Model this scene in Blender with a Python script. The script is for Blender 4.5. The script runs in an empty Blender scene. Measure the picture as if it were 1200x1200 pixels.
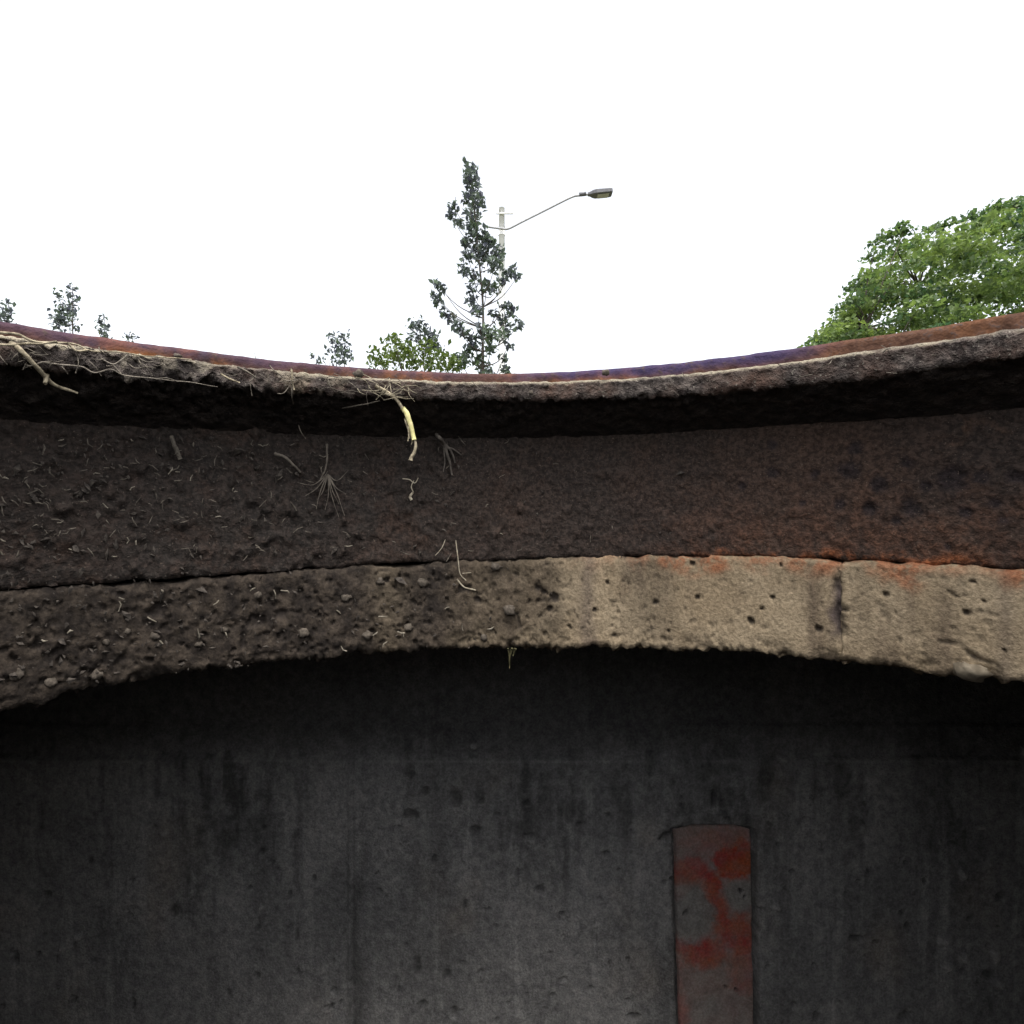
import bpy, math, random
import numpy as np
from mathutils import Vector

# ------------------------------------------------------------------ camera, world, sun, exposure
scene = bpy.context.scene
COL = scene.collection
ZC = -0.0887                      # the lens hangs about 9 cm below street level, on the axis of the manhole
cam_d = bpy.data.cameras.new('camera')
cam_d.sensor_width = 36.0
cam_d.lens = 18.0                 # 90 degrees square
cam_d.clip_start = 0.01
cam_d.clip_end = 2000.0
cam = bpy.data.objects.new('camera', cam_d)
cam.location = (0, 0, ZC)
cam.rotation_euler = (math.radians(90), 0, 0)
COL.objects.link(cam)
scene.camera = cam

SUN_EL, SUN_AZ = math.radians(72), math.radians(172)      # high behind cloud
world = bpy.data.worlds.new('World')
scene.world = world
world.use_nodes = True
wn = world.node_tree.nodes
wl = world.node_tree.links
sky = wn.new('ShaderNodeTexSky')
sky.sky_type = 'NISHITA'
sky.sun_disc = False
sky.sun_elevation = SUN_EL
sky.sun_rotation = SUN_AZ
sky.air_density = 1.0
sky.dust_density = 4.0
sky.ozone_density = 1.0
hs = wn.new('ShaderNodeHueSaturation')                    # overcast: the blue mostly gone
hs.inputs['Saturation'].default_value = 0.22
wl.new(sky.outputs[0], hs.inputs['Color'])
wl.new(hs.outputs[0], wn['Background'].inputs['Color'])
wn['Background'].inputs['Strength'].default_value = 0.15

sun_d = bpy.data.lights.new('sun', 'SUN')
sun_d.energy = 1.0
sun_d.angle = math.radians(50)
sun_d.color = (1.0, 0.95, 0.88)
sun = bpy.data.objects.new('sun', sun_d)
sd = Vector((math.sin(SUN_AZ) * math.cos(SUN_EL), math.cos(SUN_AZ) * math.cos(SUN_EL), math.sin(SUN_EL)))
sun.rotation_euler = sd.to_track_quat('Z', 'Y').to_euler()
sun.location = (0, 0, 20)
COL.objects.link(sun)

vs = scene.view_settings
vs.view_transform = 'Standard'
vs.look = 'None'
vs.gamma = 1.0
vs.use_curve_mapping = False
vs.exposure = 1.5
scene.render.engine = 'CYCLES'
scene.cycles.use_denoising = True
scene.cycles.max_bounces = 7
scene.cycles.diffuse_bounces = 4
scene.cycles.sample_clamp_indirect = 8.0

rng = np.random.default_rng(11)
rnd = random.Random(5)

# ------------------------------------------------------------------ noise
_P = np.random.default_rng(3).permutation(256)
_P = np.concatenate([_P, _P, _P])
_V = np.random.default_rng(4).uniform(-1, 1, 256)

def vnoise(x, y, z):
    xi, yi, zi = np.floor(x).astype(int), np.floor(y).astype(int), np.floor(z).astype(int)
    fx, fy, fz = x - xi, y - yi, z - zi
    u, v, w = (f * f * f * (f * (f * 6 - 15) + 10) for f in (fx, fy, fz))
    def h(a, b, c):
        return _V[_P[_P[_P[a & 255] + (b & 255)] + (c & 255)]]
    def l(a, b, t):
        return a + (b - a) * t
    return l(l(l(h(xi, yi, zi), h(xi + 1, yi, zi), u), l(h(xi, yi + 1, zi), h(xi + 1, yi + 1, zi), u), v),
             l(l(h(xi, yi, zi + 1), h(xi + 1, yi, zi + 1), u), l(h(xi, yi + 1, zi + 1), h(xi + 1, yi + 1, zi + 1), u), v), w)

def fbm(x, y, z, scale, octv=4, gain=0.5, seed=0.0):
    x, y, z = x * scale + seed * 17.3, y * scale + seed * 5.1, z * scale + seed * 9.7
    t, a, n = 0.0, 1.0, 0.0
    for _ in range(octv):
        t = t + a * vnoise(x, y, z)
        n += a
        a *= gain
        x, y, z = x * 2.03 + 7.1, y * 2.03 + 3.3, z * 2.03 + 1.7
    return t / n

def sstep(a, b, x):
    t = np.clip((x - a) / (b - a), 0, 1)
    return t * t * (3 - 2 * t)

# ------------------------------------------------------------------ objects
def setp(o, label=None, cat=None, group=None, kind=None):
    if label: o['label'] = label
    if cat: o['category'] = cat
    if group: o['group'] = group
    if kind: o['kind'] = kind
    return o

def empty(name, loc=(0, 0, 0), **k):
    o = bpy.data.objects.new(name, None)
    o.location = loc
    o.empty_display_size = 0.1
    COL.objects.link(o)
    return setp(o, **k)

def mesh(name, verts, faces, material, parent=None, smooth=True, attrs=None, **k):
    me = bpy.data.meshes.new(name)
    me.from_pydata(np.asarray(verts, float).tolist(), [], faces.tolist() if hasattr(faces, 'tolist') else faces)
    if smooth:
        me.polygons.foreach_set('use_smooth', [True] * len(me.polygons))
    for an, av in (attrs or {}).items():
        a = me.attributes.new(an, 'FLOAT', 'POINT')
        a.data.foreach_set('value', np.asarray(av, np.float32).ravel())
    if material:
        me.materials.append(material)
    me.update()
    o = bpy.data.objects.new(name, me)
    COL.objects.link(o)
    if parent is not None:
        o.parent = parent
        o.matrix_parent_inverse.identity()
        o.location = -Vector(world_loc(parent))
    return setp(o, **k)

def world_loc(o):
    p = Vector((0, 0, 0))
    while o is not None:
        p = p + o.location
        o = o.parent
    return p

def grid_faces(n, m, wrap_n=False, wrap_m=False):
    i = np.arange(n if wrap_n else n - 1)
    j = np.arange(m if wrap_m else m - 1)
    I, J = np.meshgrid(i, j, indexing='ij')
    I2, J2 = (I + 1) % n, (J + 1) % m
    return np.stack([I * m + J, I2 * m + J, I2 * m + J2, I * m + J2], -1).reshape(-1, 4)

def box(name, x0, x1, y0, y1, z0, z1, material, parent=None, **k):
    v = [(x, y, z) for x in (x0, x1) for y in (y0, y1) for z in (z0, z1)]
    f = [(0, 1, 3, 2), (4, 6, 7, 5), (0, 4, 5, 1), (2, 3, 7, 6), (0, 2, 6, 4), (1, 5, 7, 3)]
    return mesh(name, v, f, material, parent, smooth=False, **k)

def at(px, py, Y):
    """a point of the place seen at pixel px, py (of 1200) at Y metres ahead of the lens"""
    return np.array([(px - 600) / 600 * Y, Y, ZC + (600 - py) / 600 * Y])

def tube_vf(pts, rad, sides=6, cap=True):
    pts = np.asarray(pts, float)
    n = len(pts)
    rad = np.broadcast_to(np.asarray(rad, float), (n,))
    tan = np.gradient(pts, axis=0)
    tan /= np.linalg.norm(tan, axis=1)[:, None] + 1e-12
    up = np.array([0.31, 0.17, 0.93])
    s = np.cross(tan, up); s /= np.linalg.norm(s, axis=1)[:, None] + 1e-12
    t = np.cross(s, tan)
    a = np.linspace(0, 2 * np.pi, sides, endpoint=False)
    v = pts[:, None] + rad[:, None, None] * (np.cos(a)[None, :, None] * s[:, None] + np.sin(a)[None, :, None] * t[:, None])
    f = grid_faces(n, sides, wrap_m=True).tolist()
    if cap:
        f.append(list(range(sides))[::-1])
        f.append([(n - 1) * sides + i for i in range(sides)])
    return v.reshape(-1, 3), f

def join_vf(items):
    V, F, o = [], [], 0
    for v, f in items:
        V.append(v)
        F.extend([[i + o for i in q] for q in f])
        o += len(v)
    return np.concatenate(V), F

def smooth_path(pts, n=4):
    """Catmull-Rom through the points"""
    p = np.asarray(pts, float)
    p = np.concatenate([[2 * p[0] - p[1]], p, [2 * p[-1] - p[-2]]])
    out = []
    for i in range(1, len(p) - 2):
        for t in np.linspace(0, 1, n, endpoint=False):
            a, b, c, d = p[i - 1], p[i], p[i + 1], p[i + 2]
            out.append(0.5 * (2 * b + (c - a) * t + (2 * a - 5 * b + 4 * c - d) * t * t + (3 * b - a - 3 * c + d) * t ** 3))
    out.append(p[-2])
    return np.array(out)

# ------------------------------------------------------------------ materials
class Mat:
    def __init__(s, name, rough=0.9, spec=0.25):
        s.m = bpy.data.materials.new(name)
        s.m.use_nodes = True
        s.nt = s.m.node_tree
        s.n, s.l = s.nt.nodes, s.nt.links
        s.b = s.n['Principled BSDF']
        s.b.inputs['Roughness'].default_value = rough
        s.b.inputs['Specular IOR Level'].default_value = spec
        s.tc = s.n.new('ShaderNodeTexCoord').outputs['Object']
    def put(s, sock, v):
        if hasattr(v, 'is_linked') or isinstance(v, bpy.types.NodeSocket):
            s.l.new(v, sock)
        elif isinstance(v, tuple) and len(v) == 3 and sock.type == 'RGBA':
            sock.default_value = (*v, 1)
        else:
            sock.default_value = v
    def scaled(s, sc):
        k = s.n.new('ShaderNodeMapping')
        k.inputs['Scale'].default_value = sc
        s.l.new(s.tc, k.inputs['Vector'])
        return k.outputs[0]
    def noise(s, scale, detail=5, rough=0.6, vec=None, dist=0.0):
        k = s.n.new('ShaderNodeTexNoise')
        k.inputs['Scale'].default_value = scale
        k.inputs['Detail'].default_value = detail
        k.inputs['Roughness'].default_value = rough
        k.inputs['Distortion'].default_value = dist
        s.l.new(vec or s.tc, k.inputs['Vector'])
        return k.outputs['Fac']
    def voro(s, scale, vec=None, feature='F1'):
        k = s.n.new('ShaderNodeTexVoronoi')
        k.feature = feature
        k.inputs['Scale'].default_value = scale
        s.l.new(vec or s.tc, k.inputs['Vector'])
        return k.outputs['Distance']
    def attr(s, name):
        k = s.n.new('ShaderNodeAttribute')
        k.attribute_name = name
        return k.outputs['Fac']
    def rng(s, v, a, b, c=0.0, d=1.0):
        k = s.n.new('ShaderNodeMapRange')
        k.interpolation_type = 'SMOOTHSTEP'
        s.put(k.inputs[0], v)
        for i, q in enumerate((a, b, c, d)):
            k.inputs[1 + i].default_value = q
        return k.outputs[0]
    def math(s, op, a, b=0.0):
        k = s.n.new('ShaderNodeMath')
        k.operation = op
        s.put(k.inputs[0], a); s.put(k.inputs[1], b)
        return k.outputs[0]
    def mix(s, f, a, b, mode='MIX'):
        k = s.n.new('ShaderNodeMix')
        k.data_type = 'RGBA'
        k.blend_type = mode
        s.put(k.inputs[0], f); s.put(k.inputs[6], a); s.put(k.inputs[7], b)
        return k.outputs[2]
    def bump(s, h, dist, strength=1.0, prev=None):
        k = s.n.new('ShaderNodeBump')
        k.inputs['Strength'].default_value = strength
        k.inputs['Distance'].default_value = dist
        s.l.new(h, k.inputs['Height'])
        if prev is not None:
            s.l.new(prev, k.inputs['Normal'])
        return k.outputs[0]
    def out(s, col=None, nor=None, rough=None):
        if col is not None: s.put(s.b.inputs['Base Color'], col)
        if nor is not None: s.l.new(nor, s.b.inputs['Normal'])
        if rough is not None: s.put(s.b.inputs['Roughness'], rough)
        return s.m

def m_skirt():
    s = Mat('rusted_iron', 0.85, 0.25)
    big = s.noise(9, 3, 0.6)
    mid = s.noise(75, 4, 0.72)
    fine = s.noise(420, 2, 0.7)
    c = s.mix(s.rng(big, 0.4, 0.65), (0.034, 0.0235, 0.0185), (0.050, 0.030, 0.021))
    c = s.mix(s.rng(mid, 0.5, 0.75), c, (0.075, 0.043, 0.028))
    c = s.mix(s.math('MULTIPLY', s.attr('dirt'), s.rng(mid, 0.25, 0.6)), c, (0.027, 0.0215, 0.018))     # dried soil
    c = s.mix(s.math('MULTIPLY', s.attr('rust'), s.rng(mid, 0.36, 0.6)), c, (0.23, 0.075, 0.028))      # fresh rust line
    c = s.mix(s.attr('spot'), c, (0.019, 0.013, 0.013))
    c = s.mix(s.rng(fine, 0.35, 0.7), s.mix(1.0, c, (0.55, 0.55, 0.55), 'MULTIPLY'), s.mix(1.0, c, (1.4, 1.4, 1.4), 'MULTIPLY'))
    c = s.mix(s.rng(s.noise(900, 1), 0.68, 0.76, 0, 0.5), c, (0.16, 0.12, 0.09))
    n = s.bump(mid, 0.0028, 0.8)
    n = s.bump(fine, 0.0012, 0.8, n)
    return s.out(c, n)

def m_ledge():
    s = Mat('soil_crusted_iron', 0.95, 0.15)
    mid = s.noise(170, 4, 0.75)
    fine = s.noise(600, 2, 0.7)
    c = s.mix(s.rng(mid, 0.4, 0.62), (0.034, 0.028, 0.026), (0.10, 0.084, 0.074))
    c = s.mix(s.rng(s.noise(30), 0.45, 0.7), c, (0.075, 0.047, 0.036))
    c = s.mix(s.math('MULTIPLY', s.attr('pale'), s.rng(mid, 0.25, 0.5, 0.35, 1.0)), c, (0.28, 0.245, 0.18))
    c = s.mix(s.rng(fine, 0.62, 0.72), c, (0.2, 0.18, 0.15))
    c = s.mix(s.attr('under_shade'), c, s.mix(s.rng(mid, 0.4, 0.7), (0.018, 0.0145, 0.013), (0.045, 0.036, 0.031)))  # shade under the ledge nose, painted near-black into the underside colour
    n = s.bump(mid, 0.003, 1.0)
    n = s.bump(fine, 0.0012, 0.9, n)
    return s.out(c, n)

def m_rim():
    s = Mat('rim_rust', 0.9, 0.1)
    mid = s.noise(60, 4, 0.65)
    fine = s.noise(260, 2, 0.7)
    c = s.mix(s.rng(mid, 0.36, 0.62), (0.05, 0.033, 0.024), (0.26, 0.10, 0.028))
    c = s.mix(s.rng(s.noise(20), 0.42, 0.58), c, (0.085, 0.042, 0.026))
    c = s.mix(s.attr('old'), c, s.mix(s.rng(fine, 0.4, 0.6), (0.06, 0.032, 0.023), (0.095, 0.05, 0.033)))
    c = s.mix(s.attr('worn'), c, (0.032, 0.030, 0.085))             # blue-violet lens fringe painted into the edge colour
    c = s.mix(s.rng(fine, 0.55, 0.75), c, (0.07, 0.05, 0.045))
    n = s.bump(fine, 0.0012, 0.8)
    return s.out(c, n)

def m_ring():
    s = Mat('mortar_concrete', 0.93, 0.2)
    big = s.noise(22, 4, 0.6)
    mid = s.noise(110, 4, 0.7)
    fine = s.noise(600, 2, 0.7)
    st = s.noise(38, 4, 0.6, s.scaled((1, 1, 0.14)))
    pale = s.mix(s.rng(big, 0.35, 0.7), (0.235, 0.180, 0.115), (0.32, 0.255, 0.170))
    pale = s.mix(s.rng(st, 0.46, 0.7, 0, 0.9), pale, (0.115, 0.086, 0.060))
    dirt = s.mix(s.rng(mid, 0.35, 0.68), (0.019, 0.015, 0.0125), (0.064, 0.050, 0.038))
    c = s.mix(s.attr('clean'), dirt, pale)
    c = s.mix(s.attr('stain'), c, (0.085, 0.065, 0.058))
    c = s.mix(s.math('MULTIPLY', s.attr('rust'), s.rng(mid, 0.35, 0.6)), c, (0.26, 0.085, 0.035))
    c = s.mix(s.rng(fine, 0.3, 0.7), s.mix(1.0, c, (0.72, 0.71, 0.7), 'MULTIPLY'), s.mix(1.0, c, (1.2, 1.2, 1.2), 'MULTIPLY'))
    c = s.mix(s.attr('pit'), c, (0.04, 0.032, 0.027))
    n = s.bump(mid, 0.0016, 0.7)
    n = s.bump(fine, 0.0006, 0.7, n)
    return s.out(c, n)

def m_wall():
    s = Mat('old_cast_concrete', 0.9, 0.25)
    big = s.noise(4.5, 4, 0.6)
    mid = s.noise(40, 4, 0.65)
    fine = s.noise(330, 2, 0.7)
    st = s.noise(17, 5, 0.66, s.scaled((1, 1, 0.10)))
    st2 = s.noise(34, 4, 0.66, s.scaled((1, 1, 0.07)))
    hue = s.noise(7, 3, 0.5, s.scaled((1, 1, 0.7)))
    c = s.mix(s.rng(big, 0.38, 0.64), (0.30, 0.297, 0.295), (0.45, 0.44, 0.43))
    c = s.mix(s.rng(hue, 0.55, 0.72, 0, 0.6), c, (0.40, 0.355, 0.315))
    c = s.mix(s.rng(st2, 0.52, 0.68, 0, 0.5), c, (0.56, 0.55, 0.54))
    c = s.mix(s.rng(st, 0.5, 0.70, 0, 0.5), c, (0.15, 0.148, 0.147))
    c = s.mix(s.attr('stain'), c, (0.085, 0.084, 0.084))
    c = s.mix(s.rng(mid, 0.55, 0.75, 0, 0.5), c, (0.19, 0.187, 0.185))
    m2 = s.noise(85, 5, 0.75)
    c = s.mix(s.rng(m2, 0.3, 0.7), s.mix(1.0, c, (0.70, 0.70, 0.71), 'MULTIPLY'), s.mix(1.0, c, (1.28, 1.27, 1.25), 'MULTIPLY'))
    c = s.mix(s.attr('pale'), c, (0.58, 0.56, 0.54))
    c = s.mix(s.attr('pit'), c, (0.045, 0.044, 0.044))
    c = s.mix(s.rng(fine, 0.3, 0.7), s.mix(1.0, c, (0.80, 0.80, 0.80), 'MULTIPLY'), s.mix(1.0, c, (1.2, 1.2, 1.2), 'MULTIPLY'))
    n = s.bump(mid, 0.004, 0.55)
    n = s.bump(m2, 0.004, 0.6, n)
    n = s.bump(fine, 0.0014, 0.8, n)
    return s.out(c, n)

def m_strip():
    s = Mat('painted_concrete', 0.85, 0.25)
    mid = s.noise(60, 4, 0.65)
    fine = s.noise(330, 2, 0.7)
    c = s.mix(s.rng(mid, 0.3, 0.7), (0.30, 0.285, 0.265), (0.44, 0.42, 0.395))
    p = s.mix(s.rng(s.noise(25), 0.4, 0.65), (0.60, 0.085, 0.07), (0.60, 0.155, 0.07))
    c = s.mix(s.math('MULTIPLY', s.attr('paint'), s.rng(mid, 0.2, 0.5, 0.55, 1.0)), c, p)
    c = s.mix(s.attr('pit'), c, (0.035, 0.03, 0.03))
    c = s.mix(s.rng(fine, 0.3, 0.7), s.mix(1.0, c, (0.8, 0.8, 0.8), 'MULTIPLY'), s.mix(1.0, c, (1.15, 1.15, 1.15), 'MULTIPLY'))
    return s.out(c, s.bump(fine, 0.001, 0.7, s.bump(mid, 0.003, 0.5)))

def m_root(name, a, b, sc=300):
    s = Mat(name, 0.9, 0.2)
    f = s.noise(sc, 4, 0.6)
    return s.out(s.mix(s.rng(f, 0.35, 0.65), a, b), s.bump(f, 0.0006, 0.7))

def m_leaf(name, a, b, trans=0.35):
    m = bpy.data.materials.new(name)
    m.use_nodes = True
    n, l = m.node_tree.nodes, m.node_tree.links
    bs = n['Principled BSDF']
    bs.inputs['Roughness'].default_value = 0.5
    bs.inputs['Specular IOR Level'].default_value = 0.35
    at_ = n.new('ShaderNodeAttribute'); at_.attribute_name = 'tint'
    mx = n.new('ShaderNodeMix'); mx.data_type = 'RGBA'
    l.new(at_.outputs['Fac'], mx.inputs[0])
    mx.inputs[6].default_value = (*a, 1); mx.inputs[7].default_value = (*b, 1)
    l.new(mx.outputs[2], bs.inputs['Base Color'])
    tr = n.new('ShaderNodeBsdfTranslucent')
    hs = n.new('ShaderNodeHueSaturation')
    hs.inputs['Saturation'].default_value = 1.15; hs.inputs['Value'].default_value = 1.5
    l.new(mx.outputs[2], hs.inputs['Color']); l.new(hs.outputs[0], tr.inputs['Color'])
    ms = n.new('ShaderNodeMixShader'); ms.inputs[0].default_value = trans
    l.new(bs.outputs[0], ms.inputs[1]); l.new(tr.outputs[0], ms.inputs[2])
    l.new(ms.outputs[0], n['Material Output'].inputs['Surface'])
    return m

def m_plain(name, a, b, scale, rough=0.8, bumpd=0.0, metal=0.0):
    s = Mat(name, rough, 0.3)
    f = s.noise(scale, 5, 0.6)
    s.b.inputs['Metallic'].default_value = metal
    return s.out(s.mix(s.rng(f, 0.35, 0.65), a, b), s.bump(f, bumpd, 0.7) if bumpd else None)

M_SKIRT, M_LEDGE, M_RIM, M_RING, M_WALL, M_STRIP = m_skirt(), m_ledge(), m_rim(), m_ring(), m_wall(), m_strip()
M_ROOT = m_root('pale_root', (0.15, 0.125, 0.085), (0.38, 0.325, 0.225), 420)
M_ROOTD = m_root('dark_root', (0.07, 0.06, 0.048), (0.16, 0.138, 0.11))
M_STEM = m_root('green_straw', (0.50, 0.47, 0.20), (0.66, 0.58, 0.30))
M_STONE = m_root('pebble_stone', (0.055, 0.046, 0.036), (0.12, 0.10, 0.08), 420)
M_LEAF_SAP = m_leaf('leaf_blue_green', (0.078, 0.078, 0.118), (0.115, 0.165, 0.085), 0.22)
M_LEAF_LOW = m_leaf('leaf_fresh_green', (0.045, 0.075, 0.022), (0.11, 0.15, 0.035), 0.28)
M_LEAF_TREE = m_leaf('leaf_maple_green', (0.040, 0.080, 0.040), (0.19, 0.25, 0.075), 0.42)
M_BARK = m_plain('bark', (0.06, 0.05, 0.042), (0.12, 0.10, 0.085), 40, 0.9, 0.004)
M_POLE = m_plain('pale_pole', (0.72, 0.72, 0.71), (0.8, 0.8, 0.79), 8, 0.6)
M_STEEL = m_plain('grey_steel', (0.30, 0.30, 0.31), (0.38, 0.38, 0.39), 20, 0.5)
M_HEAD = m_plain('dark_lamp_housing', (0.10, 0.10, 0.11), (0.14, 0.14, 0.15), 20, 0.5)
M_LENS = m_plain('lamp_lens', (0.40, 0.40, 0.40), (0.48, 0.48, 0.46), 10, 0.25)
M_GROUND = m_plain('soil_and_turf', (0.07, 0.06, 0.04), (0.09, 0.10, 0.045), 6, 0.95, 0.01)
M_GRASS = m_leaf('grass_blade', (0.05, 0.085, 0.02), (0.15, 0.17, 0.06), 0.3)

# ------------------------------------------------------------------ measured rings
R_RIM, R_LIP, R_SK, R_CON = 0.345, 0.300, 0.335, 0.3335
AZ = np.sort(np.unique(np.concatenate([np.radians(np.linspace(-52, 52, 860)), np.radians(np.linspace(52, 308, 260))[1:-1]])))

def ring_z(pts, r):
    """height of a ring edge round the opening from where the photograph shows it"""
    p = np.array(pts, float)
    az = np.arctan((p[:, 0] - 600) / 600)
    z = ZC + (600 - p[:, 1]) / 600 * r * np.cos(az)
    far = np.mean(z)
    aa = np.concatenate([az, np.radians([100, 180, 260])])
    zz = np.concatenate([z, [0.5 * (z[-1] + far), far, 0.5 * (z[0] + far)]])
    k = np.radians(np.linspace(-4, 4, 17))
    def f(a):
        a = np.asarray(a, float)
        q = (a[..., None] + k + np.pi) % (2 * np.pi) - np.pi
        return np.interp(q, aa, zz, period=2 * np.pi).mean(-1)
    return f

Z_A = ring_z([(0, 375), (200, 405), (400, 428), (600, 437), (800, 423), (1000, 396), (1200, 364)], R_RIM)
Z_B = ring_z([(0, 392), (200, 418), (400, 439), (600, 446), (800, 437), (1000, 411.5), (1200, 381)], R_LIP)
Z_C = ring_z([(0, 428), (200, 449), (400, 464), (600, 470), (800, 465), (1000, 447), (1200, 420)], R_LIP)
Z_D = ring_z([(0, 497), (300, 510), (600, 517), (900, 502), (1200, 484)], R_SK)
Z_E = ring_z([(0, 692), (200, 678), (400, 663), (600, 656), (800, 652), (1000, 656), (1200, 668)], R_SK)
Z_F = ring_z([(0, 842), (150, 800), (300, 783), (420, 770), (600, 763), (800, 766), (1000, 780), (1100, 792), (1200, 806)], R_CON)

def lerp(a, b, n, end=False):
    return [a + (b - a) * t for t in np.linspace(0, 1, n, endpoint=end)]

def revolve(sec, az, closed_az=True):
    """sec: list of (r array, z array) along the closed cross-section"""
    R = np.stack([np.broadcast_to(r, az.shape) for r, z in sec], 1).astype(float)
    Z = np.stack([np.broadcast_to(z, az.shape) for r, z in sec], 1).astype(float)
    A = np.repeat(az[:, None], R.shape[1], 1)
    return R, Z, A

def ring_mesh(name, R, Z, A, material, parent, attrs, wrap=True, **k):
    V = np.stack([R * np.sin(A), R * np.cos(A), Z], -1).reshape(-1, 3)
    F = grid_faces(R.shape[0], R.shape[1], wrap_n=wrap, wrap_m=True).tolist()
    if not wrap:
        m = R.shape[1]; n = R.shape[0]
        F.append(list(range(m))); F.append([(n - 1) * m + i for i in range(m)][::-1])
    return mesh(name, V, F, material, parent, attrs=attrs, **k)

def px_of(A):
    return np.where(np.cos(A) > 0.2, 600 + 600 * np.tan(A), 9999)

def sec_line(p, q, n):
    return list(zip(lerp(p[0], q[0], n), lerp(p[1], q[1], n)))

# ------------------------------------------------------------------ the manhole frame
frame = empty('manhole_collar', (0, 0, 0), label='rusty cast iron manhole collar crusted with soil round the opening', cat='manhole collar')
za, zb, zc_, zd, ze, zf = Z_A(AZ), Z_B(AZ), Z_C(AZ), Z_D(AZ), Z_E(AZ), Z_F(AZ)

# seat ledge: top, nose, underside
sec = []
sec += sec_line((R_LIP + 0.062, zb - 0.002), (R_LIP + 0.004, zb), 14)
sec += sec_line((R_LIP + 0.002, zb - 0.0004), (R_LIP, zb - 0.002), 3)
sec += sec_line((R_LIP, zb - 0.0028), (R_LIP + 0.0005, zc_ + 0.003), 12)
sec += sec_line((R_LIP + 0.001, zc_ + 0.0015), (R_LIP + 0.004, zc_), 4)
sec += sec_line((R_LIP + 0.006, zc_ - 0.0006), (R_SK + 0.003, zd), 18)
sec += sec_line((R_SK + 0.012, zd + 0.001), (R_SK + 0.014, zd + 0.008), 3)
sec += sec_line((R_SK + 0.016, zd + 0.012), (R_LIP + 0.064, zb - 0.005), 4)
R, Z, A = revolve(sec, AZ)
X0, Y0 = R * np.sin(A), R * np.cos(A)
rough_l = 1.0 + 1.2 * sstep(500, 200, px_of(A))
n1 = fbm(X0, Y0, Z, 90, 4, 0.55, 1) * 0.0013 + fbm(X0, Y0, Z, 260, 3, 0.6, 2) * 0.0010
calm = sstep(52, 40, np.arange(R.shape[1]))[None, :]
n1, n2 = n1 * calm, 0
n2 = fbm(X0, Y0, Z, 70, 4, 0.55, 3) * calm * 0.0009 + fbm(X0, Y0, Z, 300, 3, 0.6, 4) * calm * 0.0014
row = np.arange(R.shape[1])[None, :]
vis = np.where((row >= 10) & (row < 52), 1.0, 0.15)
low = np.where((row >= 26) & (row < 36), 1.5, 1.0)
edge = np.where(row < 17, 0.45, 1.0)
R += n1 * vis * rough_l * edge
Z += n2 * vis * rough_l * low * edge
pale = np.where((row >= 11) & (row <= 16), 1.0, 0.0) * (0.75 + 0.25 * sstep(500, 100, px_of(A))) * sstep(-0.35, 0.2, fbm(X0, Y0, Z, 45, 4, 0.6, 10))
pale = np.maximum(pale, sstep(0.28, 0.42, fbm(X0, Y0, Z, 55, 4, 0.6, 8)) * 0.35 * (row > 10) * (row < 40) * sstep(600, 300, px_of(A)))
ring_mesh('seat_ledge', R, Z, A, M_LEDGE, frame, {'pale': pale, 'under_shade': np.clip((row - 30.5) / 1.2 + 1.0 * fbm(X0, Y0, Z, 120, 3, 0.6, 9), 0, 1) * np.ones_like(R)})

# upstanding rim outside the seat
sec = []
sec += sec_line((R_RIM, zb - 0.004), (R_RIM, za - 0.0015), 14)
sec += sec_line((R_RIM + 0.0006, za - 0.0006), (R_RIM + 0.004, za), 4)
sec += sec_line((R_RIM + 0.008, za), (R_RIM + 0.034, za - 0.0005), 5)
sec += sec_line((R_RIM + 0.0355, za - 0.002), (R_RIM + 0.0355, zb - 0.006), 4)
R, Z, A = revolve(sec, AZ)
X0, Y0 = R * np.sin(A), R * np.cos(A)
R += fbm(X0, Y0, Z, 120, 4, 0.55, 5) * 0.0012
Z += fbm(X0, Y0, Z * 0.2, 60, 4, 0.55, 6) * 0.0006
row = np.arange(R.shape[1])[None, :]
px = px_of(A)
worn = sstep(9, 14, row + 3 * fbm(X0, Y0, Z, 40, 3, 0.5, 7)) * (0.75 * sstep(560, 660, px) * sstep(1010, 900, px) + 0.4 * sstep(620, 480, px))  # mask of the painted blue lens fringe on the upper rim, not real wear
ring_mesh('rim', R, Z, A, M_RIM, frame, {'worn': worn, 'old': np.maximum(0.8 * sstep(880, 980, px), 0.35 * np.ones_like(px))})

# skirt: the tall inner wall of the frame
sec = []
sec += sec_line((R_SK, zd + 0.006), (R_SK, ze + 0.0012), 56)
sec += sec_line((R_SK + 0.0005, ze + 0.0004), (R_SK + 0.004, ze), 4)
sec += sec_line((R_SK + 0.012, ze), (R_SK + 0.045, ze), 4)
sec += sec_line((R_SK + 0.045, ze + 0.014), (R_SK + 0.016, ze + 0.018), 3)
sec += sec_line((R_SK + 0.013, ze + 0.03), (R_SK + 0.0115, zd + 0.006), 4)
R, Z, A = revolve(sec, AZ)
X0, Y0 = R * np.sin(A), R * np.cos(A)
px = px_of(A)
row = np.arange(R.shape[1])[None, :]
vis = np.where(row < 62, 1.0, 0.0)
leftm = sstep(760, 350, px)
lump = fbm(X0, Y0, Z, 55, 5, 0.6, 11)
flake = np.maximum(0, fbm(X0, Y0, Z, 130, 3, 0.55, 12) - 0.18)
R -= vis * (lump * (0.0010 + 0.0012 * leftm) + flake * (0.003 + 0.0035 * leftm) + fbm(X0, Y0, Z, 420, 2, 0.5, 13) * 0.0007)
Z += vis * (fbm(X0, Y0, Z * 0.2, 90, 4, 0.6, 14) * 0.0022 - 0.0004) * sstep(50, 56, row)
dirt = np.clip(sstep(900, 350, px) * 0.8 + 0.2 + 0.5 * fbm(X0, Y0, Z, 18, 3, 0.5, 15), 0, 1)
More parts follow.
